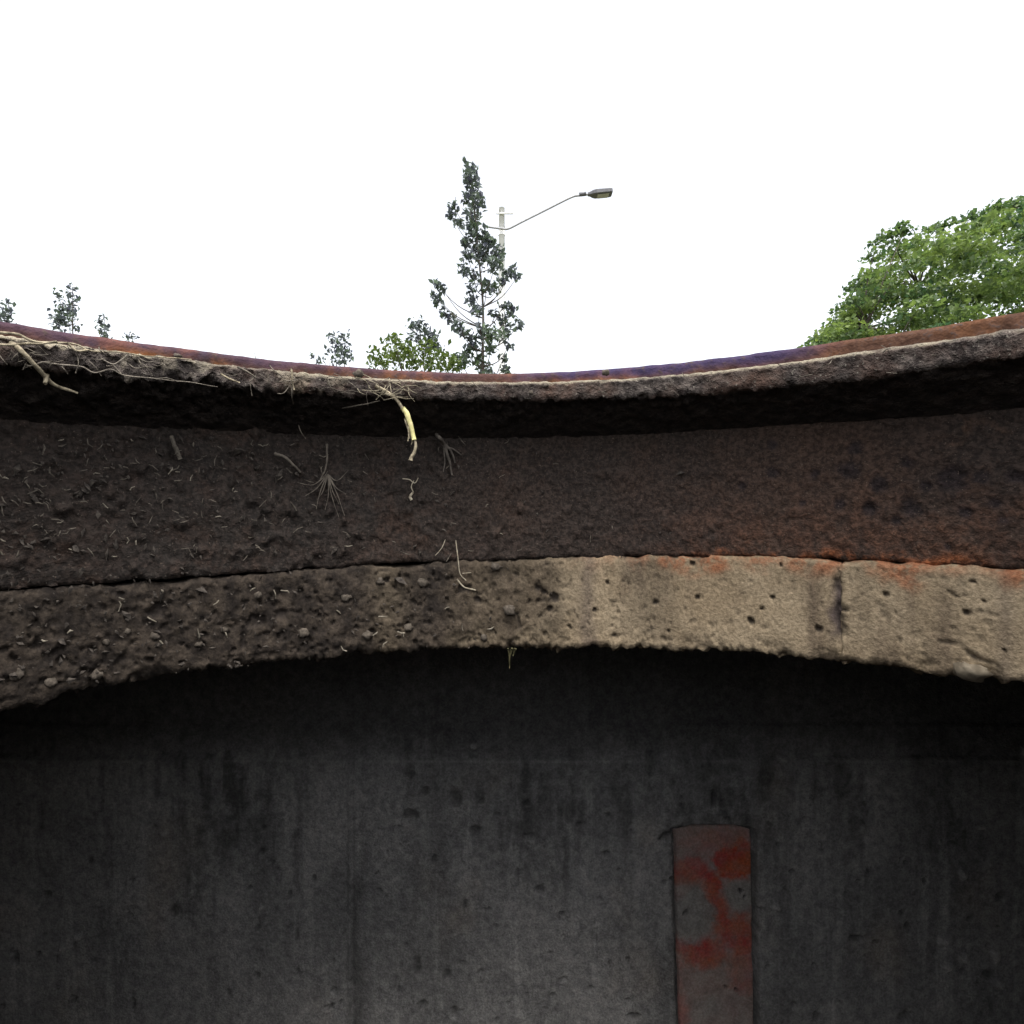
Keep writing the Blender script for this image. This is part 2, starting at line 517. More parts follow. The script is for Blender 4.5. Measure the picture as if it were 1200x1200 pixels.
hh = (Z - Z_E(A)) / (Z_D(A) - Z_E(A))
rust = sstep(0.10, 0.01, hh + 0.09 * fbm(X0, Y0, Z, 70, 3, 0.6, 16)) * sstep(780, 850, px) * sstep(1230, 1100, px) * sstep(-0.25, 0.15, fbm(X0, Y0, Z * 0.3, 24, 2, 0.5, 17))
rust = np.maximum(rust, 0.13 * sstep(650, 900, px) * sstep(0.8, 0.0, hh))
spot = np.zeros_like(R)
srng = np.random.default_rng(8)
for (sx, sy, sr) in [(905, 522, 8), (905, 553, 11), (1000, 524, 10), (1020, 595, 9), (1070, 595, 14), (1115, 565, 20), (1062, 543, 10), (1165, 590, 9), (1150, 560, 10),
                     (955, 556, 10), (1030, 570, 12), (985, 590, 9), (1085, 570, 8), (1130, 600, 9), (1190, 560, 12), (1175, 610, 8), (1110, 640, 7), (940, 590, 6), (870, 570, 6), (995, 550, 14), (1050, 610, 7)]:
    sa = math.atan((sx - 600) / 600)
    sz = ZC + (600 - sy) / 600 * R_SK * math.cos(sa)
    rr = sr / 600 * R_SK * math.cos(sa)
    d = np.hypot((A - sa) * R_SK, Z - sz) / rr + 0.5 * fbm(X0, Y0, Z, 150, 3, 0.6, 18)
    spot = np.maximum(spot, 0.9 * sstep(1.1, 0.4, d))
    R += 0.0009 * sstep(1.1, 0.3, d) * vis
skirt = ring_mesh('skirt', R, Z, A, M_SKIRT, frame, {'dirt': dirt, 'rust': rust, 'spot': spot})

# ------------------------------------------------------------------ the concrete ring under it, cast in segments
ring = empty('concrete_ring', (0, 0, 0), label='worn concrete adjusting ring under the rusty frame, pale on the right', cat='concrete ring')
BO = [math.radians(d) for d in (-57, 32.72, 100, 170, 240, 303)]
GAP = -0.0004 / R_CON
pits = [(905, 700, 4), (870, 690, 3), (915, 662, 3), (935, 720, 3), (893, 713, 3), (880, 728, 9), (855, 746, 5), (1037, 697, 5), (1062, 703, 4), (1140, 682, 4), (1153, 704, 4),
        (1162, 710, 5), (1133, 718, 5), (1097, 735, 4), (1117, 736, 4), (1178, 762, 5), (700, 690, 5), (712, 683, 3), (720, 692, 3), (697, 715, 4), (768, 706, 6), (735, 672, 4), (720, 745, 4),
        (960, 668, 4), (958, 737, 8), (452, 681, 4), (436, 741, 7), (630, 690, 7), (637, 693, 6), (650, 700, 8), (668, 735, 4), (645, 714, 4), (185, 717, 14), (300, 728, 13), (240, 745, 7), (70, 775, 9),
        (545, 690, 9), (560, 703, 7), (330, 720, 8), (110, 765, 6), (812, 660, 4), (1130, 690, 4), (818, 700, 4), (835, 735, 4), (783, 740, 3), (990, 715, 6)]
grooves = [([(1100, 752), (1125, 755), (1140, 770), (1160, 778)], 5), ([(1063, 775), (1066, 764), (1076, 761), (1085, 768), (1082, 778)], 3), ([(1110, 692), (1122, 700), (1136, 697)], 3),
           ([(606, 720), (610, 735), (604, 748)], 4), ([(980, 680), (984, 700), (983, 720), (990, 745)], 9), ([(630, 705), (660, 702)], 4)]

def seg_dist(P, Q, a, b):
    d = np.array(b, float) - np.array(a, float)
    t = np.clip(((P - a[0]) * d[0] + (Q - a[1]) * d[1]) / (d @ d), 0, 1)
    return np.hypot(P - a[0] - t * d[0], Q - a[1] - t * d[1])

for si in range(5):
    a0, a1 = BO[si] + GAP, BO[si + 1] - GAP
    n = int((a1 - a0) / math.radians(0.125)) if si < 2 else int((a1 - a0) / math.radians(1.0))
    if si == 1:
        n = int((a1 - a0) / math.radians(0.2))
    az = np.linspace(a0, a1, n)
    ze_, zf_ = Z_E(az), Z_F(az)
    r0 = R_CON - (0.0010 if si == 1 else 0.0)
    ze_ = ze_ + 0.0014 * sstep(420, 760, px_of(az)) + 0.0026 * np.maximum(-0.3, fbm(np.sin(az), np.cos(az), az * 0, 22, 4, 0.6, 37))
    sec = []
    sec += sec_line((R_CON + 0.067, ze_ - 0.0012), (r0 + 0.006, ze_ - 0.0012), 5)
    sec += sec_line((r0 + 0.0025, ze_ - 0.0016), (r0 + 0.0003, ze_ - 0.0032), 3)
    sec += sec_line((r0, ze_ - 0.004), (r0, zf_ + 0.0035), 44)
    sec += sec_line((r0 + 0.0006, zf_ + 0.0018), (r0 + 0.005, zf_), 5)
    sec += sec_line((r0 + 0.009, zf_), (R_CON + 0.067, zf_ + 0.004), 5)
    R, Z, A = revolve(sec, az)
    if si == 1:
        A = A + 0.016 * fbm(A * 0, A * 0, Z, 120, 4, 0.6, 38) * sstep(0.05, 0.0, A - a0)
    X0, Y0 = R * np.sin(A), R * np.cos(A)
    px = px_of(A)
    PY = 600 - (Z - ZC) * 600 / np.maximum(R * np.cos(A), 0.05)
    row = np.arange(R.shape[1])[None, :]
    vis = ((row > 3) & (row < 58)) * 1.0
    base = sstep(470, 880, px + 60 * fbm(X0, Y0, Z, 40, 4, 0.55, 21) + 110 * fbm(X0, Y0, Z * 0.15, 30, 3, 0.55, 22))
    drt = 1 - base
    wear = sstep(44, 60, row)
    R -= vis * (fbm(X0, Y0, Z, 60, 5, 0.6, 23) * (0.0006 + 0.0009 * drt) + np.maximum(0, fbm(X0, Y0, Z, 150, 3, 0.6, 24) - 0.1) * (0.0002 + 0.002 * drt)
                - np.maximum(0, fbm(X0, Y0, Z, 200, 3, 0.6, 25) - 0.28) * 0.006 * (0.05 + drt))
    Z += fbm(X0, Y0, Z * 0.3, 75, 4, 0.6, 26) * 0.0045 * wear * vis + fbm(X0, Y0, Z * 0.3, 260, 3, 0.6, 27) * 0.0045 * wear * vis
    R += np.maximum(0, fbm(X0, Y0, Z, 95, 4, 0.6, 28)) * 0.012 * wear * vis
    Z += fbm(X0, Y0, Z * 0.2, 100, 3, 0.6, 29) * 0.0020 * (row < 8) * (row > 3)
    pit = np.zeros_like(R)
    dn = 0.8 * fbm(X0, Y0, Z, 260, 4, 0.65, 30)
    for (qx, qy, qr) in [p for i_, p in enumerate(pits) if p[0] < 660 or i_ % 5 not in (1, 3)]:
        d = np.hypot(px - qx, (PY - qy) * 1.25) / (qr * (0.8 if px.min() > -1e9 and qx > 660 else 1.0)) + 1.3 * dn
        w_ = sstep(1.15, 0.45, d)
        pit = np.maximum(pit, w_)
    for pl, wd in grooves:
        for p, q in zip(pl[:-1], pl[1:]):
            d = seg_dist(px + 2 * dn, PY + 2 * dn, p, q) / wd + 1.2 * dn
            pit = np.maximum(pit, 0.7 * sstep(0.9, 0.1, d) * sstep(-0.3, 0.25, fbm(X0, Y0, Z, 120, 3, 0.6, 39)))
    more = sstep(0.40, 0.55, fbm(X0, Y0, Z, 260, 3, 0.6, 31)) * (0.3 + 0.5 * drt)
    pit = np.maximum(pit, 0.8 * more)
    R += pit * 0.0030 * vis
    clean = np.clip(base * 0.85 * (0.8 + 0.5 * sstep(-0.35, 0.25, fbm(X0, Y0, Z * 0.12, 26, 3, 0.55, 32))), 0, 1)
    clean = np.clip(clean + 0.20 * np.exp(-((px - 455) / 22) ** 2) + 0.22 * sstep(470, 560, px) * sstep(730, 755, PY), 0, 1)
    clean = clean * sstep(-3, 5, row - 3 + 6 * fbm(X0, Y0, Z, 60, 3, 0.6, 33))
    stain = np.zeros_like(R)
    if si == 0:
        stain = sstep(20, 4, np.abs(px - 984) + 9 * fbm(X0, Y0, Z, 130, 3, 0.6, 34)) * sstep(672, 690, PY) * sstep(755, 735, PY)
    stain = np.maximum(stain, 0.55 * np.exp(-((px - 690 + 8 * fbm(X0, Y0, Z, 60, 3, 0.6, 35)) / 9) ** 2))
    stain = np.maximum(stain, 0.35 * np.exp(-((px - 1178) / 10) ** 2))
    rust = sstep(14, 3, row - 3 + 12 * fbm(X0, Y0, Z, 60, 3, 0.6, 36)) * sstep(640, 830, px) * 0.75
    sg = ring_mesh('segment', R, Z, A, M_RING, ring, {'clean': clean, 'stain': stain, 'rust': rust, 'pit': pit * 0.85}, wrap=False)
    if si == 0: seg_main = sg
    if si == 1: seg_right = sg

def pebble(px, py, rpx, parent, material=M_STONE, sink=0.35, flat=0.8, name='pebble', seed=0):
    a = math.atan((px - 600) / 600)
    r = R_CON - 0.0
    dep = r * math.cos(a)
    c = at(px, py, dep)
    rad = rpx / 600 * dep
    u = np.linspace(0, np.pi, 7); v = np.linspace(0, 2 * np.pi, 10, endpoint=False)
    U, Vv = np.meshgrid(u, v, indexing='ij')
    P = np.stack([np.sin(U) * np.cos(Vv), np.sin(U) * np.sin(Vv), np.cos(U)], -1).reshape(-1, 3)
    k = 1 + 0.9 * fbm(P[:, 0], P[:, 1], P[:, 2], 1.9, 3, 0.55, 40 + seed)
    P = P * k[:, None] * np.array([1.0, 0.7, flat]) * rad
    inw = np.array([-math.sin(a), -math.cos(a), 0])
    c = c + inw * rad * (0.7 - sink - 0.2)
    return mesh(name, P + c, grid_faces(7, 10, wrap_m=True), material, parent)

for i, (x, y, r) in enumerate([(581, 664, 6), (445, 681, 5), (496, 683, 6), (431, 744, 6), (124, 752, 4), (148, 740, 5), (182, 745, 5), (233, 755, 4), (263, 738, 4), (356, 741, 6), (113, 791, 6), (303, 698, 5),
                               (479, 735, 5), (567, 747, 4), (597, 715, 7), (60, 800, 6), (20, 790, 7), (405, 700, 5)]):
    pebble(x, y, r, seg_main, seed=i)
pebble(1140, 786, 17, seg_right, m_root('loose_mortar', (0.12, 0.098, 0.070), (0.22, 0.185, 0.135), 150), 0.62, 0.55, 'loose_chip', 30)

# ------------------------------------------------------------------ the chamber below
YW = 0.75
chamber = empty('manhole_chamber', (0, 0.0, -1.5), label='dark square concrete chamber below the manhole ring, streaked with damp', cat='chamber')
ZT = ZC - 0.088
xs = np.linspace(-0.756, 0.756, 560)
zs = np.concatenate([np.linspace(ZT, ZC - 0.19, 6)[:-1], np.linspace(ZC - 0.19, ZC - 0.80, 240), np.linspace(ZC - 0.80, -1.5, 12)[1:]])
X, Z = np.meshgrid(xs, zs, indexing='ij')
PX, PY = 600 + X / YW * 600, 600 - (Z - ZC) / YW * 600
zero = X * 0
D = fbm(X, zero, Z, 9, 5, 0.55, 51) * 0.003 + fbm(X, zero, Z, 70, 4, 0.6, 52) * 0.0014
wob = 2.0 * fbm(X, zero, Z, 12, 3, 0.5, 53)
stepz = sstep(884, 888, PY + wob * 0.8) * 0.0055 + sstep(847, 850, PY + wob) * 0.0025
D = D + stepz + 0.003 * sstep(415, 419, PX + 0.5 * wob) * sstep(885, 900, PY) + 0.004 * np.exp(-((PX - 413 + wob * 0.6) / 2.0) ** 2) * sstep(885, 905, PY)
pit = zero.copy(); pale = zero.copy(); stain = zero.copy()
dn = 0.85 * fbm(X, zero, Z, 95, 4, 0.65, 54)
wall_pits = [(500, 922, 6, 6), (480, 950, 14, 8), (535, 930, 9, 12), (560, 968, 9, 8), (565, 933, 4, 4), (620, 974, 11, 4), (633, 1035, 8, 5), (546, 1056, 4, 8), (491, 1125, 5, 14), (525, 1135, 5, 6), (497, 1168, 5, 6),
             (534, 1176, 5, 7), (658, 1140, 6, 4), (690, 1151, 6, 4), (760, 1031, 4, 3), (740, 1182, 8, 4), (678, 960, 5, 3), (510, 1000, 4, 6), (618, 935, 5, 4), (710, 995, 6, 4), (777, 975, 6, 9),
             (309, 994, 5, 5), (311, 966, 4, 4), (342, 1045, 3, 6), (350, 1092, 3, 9), (305, 1136, 7, 9), (270, 1158, 5, 6), (394, 1155, 5, 7), (305, 1082, 3, 4), (246, 1130, 3, 10), (160, 1170, 4, 12), (208, 1062, 9, 10),
             (907, 984, 4, 4), (998, 1092, 12, 5), (1020, 1096, 4, 3), (1050, 1062, 4, 4), (1057, 1078, 5, 8), (925, 1168, 4, 5), (1055, 1180, 12, 9), (951, 1182, 4, 7), (1152, 1136, 10, 6), (1120, 1130, 7, 6), (1165, 1045, 6, 5),
             (833, 930, 3, 14), (842, 935, 2, 16), (882, 1080, 5, 8), (110, 1005, 5, 4), (60, 1045, 6, 6), (25, 1115, 4, 10), (185, 965, 5, 4)]
for (x, y, rx, rz) in wall_pits:
    d = np.hypot((PX - x) / rx, (PY - y) / rz) + dn
    w_ = sstep(1.15, 0.4, d)
    D -= 0.005 * w_
    pit = np.maximum(pit, w_ * 0.6)
    lipw = sstep(1.0, 0.3, np.hypot((PX - x) / rx, (PY - y - rz * 1.1) / (0.5 * rz)) + dn)
    pale = np.maximum(pale, 0.25 * lipw)
small = sstep(0.56, 0.66, fbm(X, zero, Z, 75, 3, 0.5, 55)) * sstep(900, 960, PY)
D -= 0.004 * small
pit = np.maximum(pit, 0.6 * small)
for (x, y, rx, rz) in [(904, 1056, 7, 6), (915, 887, 8, 4), (862, 888, 6, 3), (932, 990, 4, 4), (1120, 1020, 6, 10), (1150, 1005, 5, 9), (1105, 1125, 7, 6), (1122, 1115, 9, 6), (1157, 1115, 6, 9), (1160, 1143, 10, 7), (1140, 963, 6, 3),
                       (180, 964, 5, 3), (197, 972, 7, 4), (97, 1092, 9, 6), (80, 1104, 4, 5), (480, 960, 7, 4), (623, 980, 6, 3), (555, 873, 7, 4), (1004, 965, 4, 6), (1195, 880, 6, 8), (310, 1058, 4, 3), (1100, 1095, 8, 6)]:
    d = np.hypot((PX - x) / rx, (PY - y) / rz) + dn
    w_ = sstep(1.2, 0.3, d)
    D += 0.006 * w_
    pale = np.maximum(pale, 0.55 * w_)
pale = np.maximum(pale, 0.32 * np.exp(-((PY + wob * 0.8 - 889) / 1.8) ** 2) * (0.1 + 0.9 * sstep(-0.2, 0.3, fbm(X, zero, Z, 14, 3, 0.6, 56))))
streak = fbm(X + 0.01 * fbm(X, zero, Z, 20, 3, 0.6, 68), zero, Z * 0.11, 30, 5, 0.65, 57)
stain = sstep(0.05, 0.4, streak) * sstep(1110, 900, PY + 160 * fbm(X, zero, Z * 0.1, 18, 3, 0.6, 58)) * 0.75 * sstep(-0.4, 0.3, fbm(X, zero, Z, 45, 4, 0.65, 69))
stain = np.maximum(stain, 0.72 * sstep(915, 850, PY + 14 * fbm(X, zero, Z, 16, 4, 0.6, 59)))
stain = np.maximum(stain, 0.6 * np.exp(-((PX - 422) / 9) ** 2) * sstep(-0.3, 0.3, fbm(X, zero, Z * 0.3, 20, 3, 0.6, 60)) * sstep(900, 930, PY))
# slot in which the repair strip sits
def strip_edges(PYv):
    t = (PYv - 964) / 236
    return 786 + 6.5 * t, 880 + 3.5 * t
el, er = strip_edges(PY)
jag = 1.3 * fbm(X, zero, Z, 60, 3, 0.6, 61)
ins = np.minimum(np.minimum(PX - el, er - PX), PY - 963 - 5 * np.clip(np.abs(PX - 833) / 47, 0, 1.2) ** 4) + jag
D -= 0.012 * sstep(-2.2, 0.3, ins)
pit = np.maximum(pit, 0.55 * sstep(-4.5, -0.5, ins) * (0.4 + 0.6 * sstep(-0.3, 0.2, fbm(X, zero, Z, 25, 3, 0.6, 62))))
crack = seg_dist(PX + 3 * dn, PY + 3 * dn, (770, 975), (795, 962))
pit = np.maximum(pit, 0.8 * sstep(4, 1.5, crack))
nr = len(zs)
V = np.stack([X, YW - D, Z], -1).reshape(-1, 3)
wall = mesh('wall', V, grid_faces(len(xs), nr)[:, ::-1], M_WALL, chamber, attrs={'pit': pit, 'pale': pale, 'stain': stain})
# repair strip
ny = np.linspace(0.6, 99.4, 110) / 100
pv = np.concatenate([np.linspace(964.5, 1230, 250), np.linspace(1230, 1700, 8)[1:]])
Uu, PYs = np.meshgrid(ny, pv, indexing='ij')
el, er = strip_edges(PYs)
PXs = el + 1.2 + (er - el - 2.4) * Uu
PYs = PYs + 5 * np.abs(2 * Uu - 1) ** 4 * sstep(40, 0, PYs - 964) + 1.2 * fbm(PXs / 40, PYs * 0, PYs * 0, 4, 3, 0.6, 75) * sstep(30, 0, PYs - 964)
PXs = PXs + 1.3 * fbm(PYs * 0, PYs * 0, PYs / 60, 4, 4, 0.6, 76) * np.abs(2 * Uu - 1)
Xs, Zs = (PXs - 600) / 600 * YW, ZC - (PYs - 600) / 600 * YW
zs0 = Xs * 0
def blob(x, y, rx, rz, soft=0.6):
    d = np.hypot((PXs - x) / rx, (PYs - y) / rz) + 0.7 * fbm(Xs, zs0, Zs, 45, 5, 0.65, 63)
    return sstep(1.0 + soft * 0.5, 1.0 - soft * 0.6, d)
paint = 0.14 + 0.2 * fbm(Xs, zs0, Zs, 14, 3, 0.6, 64)
for b in [(858, 1006, 34, 25, .5, 1.0), (808, 1016, 34, 20, .8, .8), (832, 1040, 15, 26, .6, 1.0), (840, 1064, 17, 28, .6, 1.0), (862, 1092, 34, 30, .7, .95), (822, 1112, 42, 25, .8, .85), (868, 1124, 28, 34, 1., .6), (795, 1185, 14, 50, 1., .5), (835, 985, 50, 26, 1.2, .5)]:
    paint = np.maximum(paint, b[5] * blob(*b[:5]))
for b in [(812, 1068, 25, 36, .5), (866, 1045, 23, 19, .5)]:
    paint = paint * (1 - 0.95 * blob(*b))
paint = np.clip(paint * (0.8 + 0.5 * fbm(Xs, zs0, Zs, 55, 4, 0.6, 65)), 0, 1)
spit = zs0.copy()
for (x, y, r) in [(866, 1040, 5), (870, 1048, 4), (803, 1066, 5), (848, 1152, 4), (860, 1154, 4), (882, 1080, 4)]:
    spit = np.maximum(spit, sstep(1.2, 0.4, np.hypot(PXs - x, PYs - y) / (0.8 * r) + 1.1 * fbm(Xs, zs0, Zs, 150, 4, 0.65, 66)))
edge = np.minimum(np.minimum(Uu, 1 - Uu) * 90, PYs - 964)
Ds = 0.006 + fbm(Xs, zs0, Zs, 18, 4, 0.6, 67) * 0.002 - 0.004 * spit - 0.006 * sstep(2.5, 0.0, edge)
mesh('repair_strip', np.stack([Xs, YW - Ds, Zs], -1).reshape(-1, 3), grid_faces(110, len(pv))[:, ::-1], M_STRIP, wall,
     attrs={'paint': paint, 'pit': spit * 0.8}, label='inset vertical strip with worn red paint')

M_PLAINCON = m_plain('chamber_concrete', (0.17, 0.165, 0.16), (0.26, 0.25, 0.235), 9, 0.9, 0.003)
for (x0, x1, y0, y1) in [(-0.88, -0.752, -0.77, 0.87), (0.752, 0.88, -0.77, 0.87), (-0.751, 0.751, -0.88, -0.75)]:
    box('wall', x0, x1, y0, y1, -1.5, ZT - 0.001, M_PLAINCON, chamber)
box('floor', -0.9, 0.9, -0.9, 0.9, -1.6, -1.498, M_PLAINCON, chamber)
# roof slab with the round opening
n = 96
aa = np.linspace(0, 2 * np.pi, n, endpoint=False)
ci, so = [], []
for a in aa:
    s, c = math.sin(a), math.cos(a)
    k = 0.88 / max(abs(s), abs(c))
    ci.append((0.3995 * s, 0.3995 * c)); so.append((k * s, k * c))
ci, so = np.array(ci), np.array(so)
zb0, zb1 = ZT, ZC - 0.03
V = np.concatenate([np.c_[ci, np.full(n, zb0)], np.c_[so, np.full(n, zb0)], np.c_[so, np.full(n, zb1)], np.c_[ci, np.full(n, zb1)]])
F = []
for k in range(4):
    for i in range(n):
        j = (i + 1) % n
        F.append((k * n + i, k * n + j, ((k + 1) % 4) * n + j, ((k + 1) % 4) * n + i))
mesh('roof_slab', V, F, M_PLAINCON, chamber, smooth=False)

# ------------------------------------------------------------------ ground
rings = [0.3815, 0.5, 0.8, 1.4, 2.5, 5, 10, 25, 80, 300, 1000]
V = []
for r in rings:
    for a in aa:
        V.append((r * math.sin(a), r * math.cos(a), -0.004 + (0 if r < 0.6 else 0.012 * math.sin(5 * a + r) * min(r, 3))))
mesh('ground', V, grid_faces(len(rings), n, wrap_m=True), M_GROUND, None, kind='structure')

# ------------------------------------------------------------------ leaves and plants
def leaf_vf(C, size, width=0.55, droop=0.35, g=rng):
    """many folded leaves, two triangles each"""
    m = len(C)
    d = g.normal(size=(m, 3)); d[:, 2] -= droop
    d /= np.linalg.norm(d, axis=1)[:, None]
    up = np.array([0, 0, 1.0]) + g.normal(size=(m, 3)) * 0.55
    s = np.cross(d, up); s /= np.linalg.norm(s, axis=1)[:, None] + 1e-9
    nrm = np.cross(s, d)
    L = (size * g.uniform(0.65, 1.25, m))[:, None]
    b = C - d * L * 0.5
    tip = C + d * L * 0.5 - nrm * L * 0.08
    lf = C - d * L * 0.06 + s * L * width * 0.5 + nrm * L * 0.10
    rt = C - d * L * 0.06 - s * L * width * 0.5 + nrm * L * 0.10
    V = np.stack([b, rt, tip, lf], 1).reshape(-1, 3)
    i = np.arange(m)[:, None] * 4
    F = np.concatenate([i + np.array([[0, 1, 2]]), i + np.array([[0, 2, 3]])], 1).reshape(-1, 3)
    return V, F

def plant(name, label, cat, base, clusters, depth, leafsize, per, material, spread_y, stem_r, group=None, trunk_px=None, low_mat=None, seed=0, jit=1.0, width=0.55, hidden=True):
    """clusters: (px, py, radius px[, tint shift]) of leaf masses seen in the photograph, set at their distance"""
    g = np.random.default_rng(100 + seed)
    o = empty(name, tuple(base), label=label, cat=cat, group=group)
    P, T, stems = [], [], []
    top = min(clusters, key=lambda c: c[1])
    cy = depth
    tp = at(top[0], top[1], cy)
    if trunk_px is not None:
        tr = smooth_path([base] + [at(x, y, cy) for x, y in trunk_px] + [tp], 5)
    else:
        mid = 0.5 * (np.array(base) + tp) + g.normal(size=3) * 0.04
        tr = smooth_path([base, mid, tp], 8)
    rad = np.linspace(stem_r, stem_r * 0.18, len(tr))
    for c in clusters:
        y = cy + g.normal() * spread_y
        ce = at(c[0], c[1], y)
        rr = c[2] / 600 * y
        m = max(8, int(2.6 * per * (c[2] / 12) ** 2))
        q = np.clip(g.normal(size=(m, 3)), -1.9, 1.9) * np.array([0.52, 0.6, 0.52]) * rr * jit + ce
        P.append(q)
        sh = c[3] if len(c) > 3 else 0.0
        T.append(np.clip(g.beta(1.6, 2.2, m) + sh, 0, 1))
        k = int(np.argmin(np.abs(tr[:, 2] - (ce[2] - 0.55 * abs(ce[0] - tr[:, 0].mean()) - 0.12))))
        k = min(k, len(tr) - 2)
        stems.append(tube_vf(smooth_path([tr[k], 0.45 * tr[k] + 0.55 * ce - np.array([0, 0, 0.06]), ce], 4), np.linspace(rad[k] * 0.55, stem_r * 0.09, 9), 5))
    zlow = min(at(c[0], c[1], cy)[2] for c in clusters)
    C = np.concatenate(P); T = np.concatenate(T)
    if hidden:                                      # lower leaves, behind the rim from here
        m = int(len(C) * 0.25)
        bz = g.uniform(0.15, max(zlow - 0.05, 0.3), m)
        q = np.stack([np.interp(bz, tr[:, 2], tr[:, 0]) + g.normal(size=m) * 0.13, np.interp(bz, tr[:, 2], tr[:, 1]) + g.normal(size=m) * 0.13, bz], 1)
        C = np.concatenate([C, q]); T = np.concatenate([T, np.clip(g.beta(1.6, 2.2, m), 0, 1)])
    V, F = leaf_vf(C, leafsize, width, g=g)
    v, f = tube_vf(tr, rad, 7)
    mesh('trunk', v, f, M_BARK, o)
    v, f = join_vf(stems)
    mesh('branches', v, f, M_BARK, o, kind='stuff')
    mesh('crown', V, F, material, o, smooth=False, attrs={'tint': np.repeat(T, 4)}, kind='stuff')
    return o

SAP = [(552, 196, 9), (551, 207, 11), (553, 220, 12), (548, 232, 9), (560, 236, 11), (552, 246, 11), (531, 240, 7), (529, 252, 8), (537, 262, 8), (556, 258, 11), (552, 270, 11, .1), (566, 276, 10),
       (573, 284, 12, .1), (557, 288, 12), (545, 284, 8), (548, 301, 10), (566, 302, 14), (584, 296, 10), (580, 310, 12, .1), (543, 316, 9), (554, 322, 9), (598, 320, 10), (590, 330, 8), (606, 325, 6), (553, 338, 9), (570, 336, 10, .1), (582, 338, 9, .3),
       (552, 352, 9), (560, 365, 9), (590, 358, 8), (600, 364, 9), (608, 380, 9), (594, 378, 11), (580, 370, 9), (512, 333, 8), (519, 340, 7), (513, 352, 9), (508, 345, 6), (521, 366, 8), (530, 374, 9), (538, 384, 9), (546, 392, 9),
       (562, 386, 9), (576, 392, 12, .35), (590, 394, 9, .2), (556, 404, 10), (548, 412, 9, .2), (576, 408, 9, .25), (597, 406, 6), (590, 420, 7), (592, 434, 7), (560, 422, 12, .3), (540, 424, 12, .3), (568, 434, 12, .2)]
plant('slender_tree', 'tall slender young tree with dark leaves in front of the lamp pole', 'tree', (-0.16, 5.0, 0.0), SAP, 5.0, 0.066, 24, M_LEAF_SAP, 0.16, 0.022, trunk_px=[(572, 560), (566, 430), (566, 360), (560, 290)], seed=1, jit=0.78)
LOW = [(520, 420, 14, .1), (505, 428, 15, .2), (485, 424, 15, .1), (465, 408, 13, .4), (460, 422, 14, .5), (447, 420, 10, .2), (437, 412, 6), (440, 428, 9, .2), (475, 412, 11, .2), (452, 400, 6), (462, 396, 6), (500, 410, 12, .2), (530, 430, 14, .2)]
plant('leafy_shrub', 'low bright green shrub at the foot of the slender tree', 'shrub', (-0.85, 4.7, 0.0), LOW, 4.7, 0.058, 26, M_LEAF_LOW, 0.14, 0.02, 'shrubs beyond the rim', seed=2)
MIDB = [(483, 382, 8), (491, 378, 7), (490, 390, 9), (498, 386, 7), (500, 398, 10), (508, 395, 8), (482, 394, 6), (512, 406, 9), (495, 408, 10), (480, 412, 9)]
plant('leafy_shrub', 'dark leafy shrub top between the slender tree and the low green shrub', 'shrub', (-0.84, 5.2, 0.0), MIDB, 5.2, 0.06, 28, M_LEAF_SAP, 0.1, 0.018, 'shrubs beyond the rim', seed=3)
SM = [(386, 395, 5), (393, 398, 7), (404, 394, 6), (400, 404, 9), (392, 410, 9), (404, 415, 9), (396, 421, 9), (366, 417, 3), (378, 421, 4), (411, 421, 4), (372, 424, 4)]
plant('leafy_shrub', 'small dark shrub standing alone left of the green shrub', 'shrub', (-1.78, 5.2, 0.0), SM, 5.2, 0.055, 28, M_LEAF_SAP, 0.07, 0.014, 'shrubs beyond the rim', seed=4)
L1 = [(85, 337, 4.5), (83, 347, 6), (86, 353, 5), (66, 343, 3.5), (68, 349, 4), (79, 360, 7), (71, 364, 7), (84, 367, 6), (70, 374, 9), (80, 377, 9), (66, 381, 6)]
plant('leafy_shrub', 'two-pronged dark shrub top above the left rim', 'shrub', (-4.55, 5.2, 0.0), L1, 5.2, 0.055, 34, M_LEAF_SAP, 0.07, 0.014, 'shrubs beyond the rim', seed=5)
L2 = [(122, 372, 4), (119, 379, 5), (125, 384, 5), (119, 389, 6), (124, 393, 6)]
plant('leafy_shrub', 'little dark shrub tip right of the two-pronged one', 'shrub', (-4.15, 5.2, 0.0), L2, 5.2, 0.055, 28, M_LEAF_SAP, 0.05, 0.012, 'shrubs beyond the rim', seed=6)
L3 = [(10, 355, 4), (6, 361, 5), (11, 367, 5), (5, 370, 6), (9, 378, 7), (-6, 366, 7)]
plant('leafy_shrub', 'dark shrub tip at the far left edge', 'shrub', (-5.1, 5.2, 0.0), L3, 5.2, 0.055, 32, M_LEAF_SAP, 0.05, 0.012, 'shrubs beyond the rim', seed=7)
L4 = [(148, 394, 2.5), (154, 392, 2.5), (160, 395, 2.5), (153, 400, 5)]
plant('leafy_shrub', 'lowest shrub tip just showing over the left rim', 'shrub', (-3.85, 5.2, 0.0), L4, 5.2, 0.05, 26, M_LEAF_SAP, 0.04, 0.01, 'shrubs beyond the rim', seed=8)

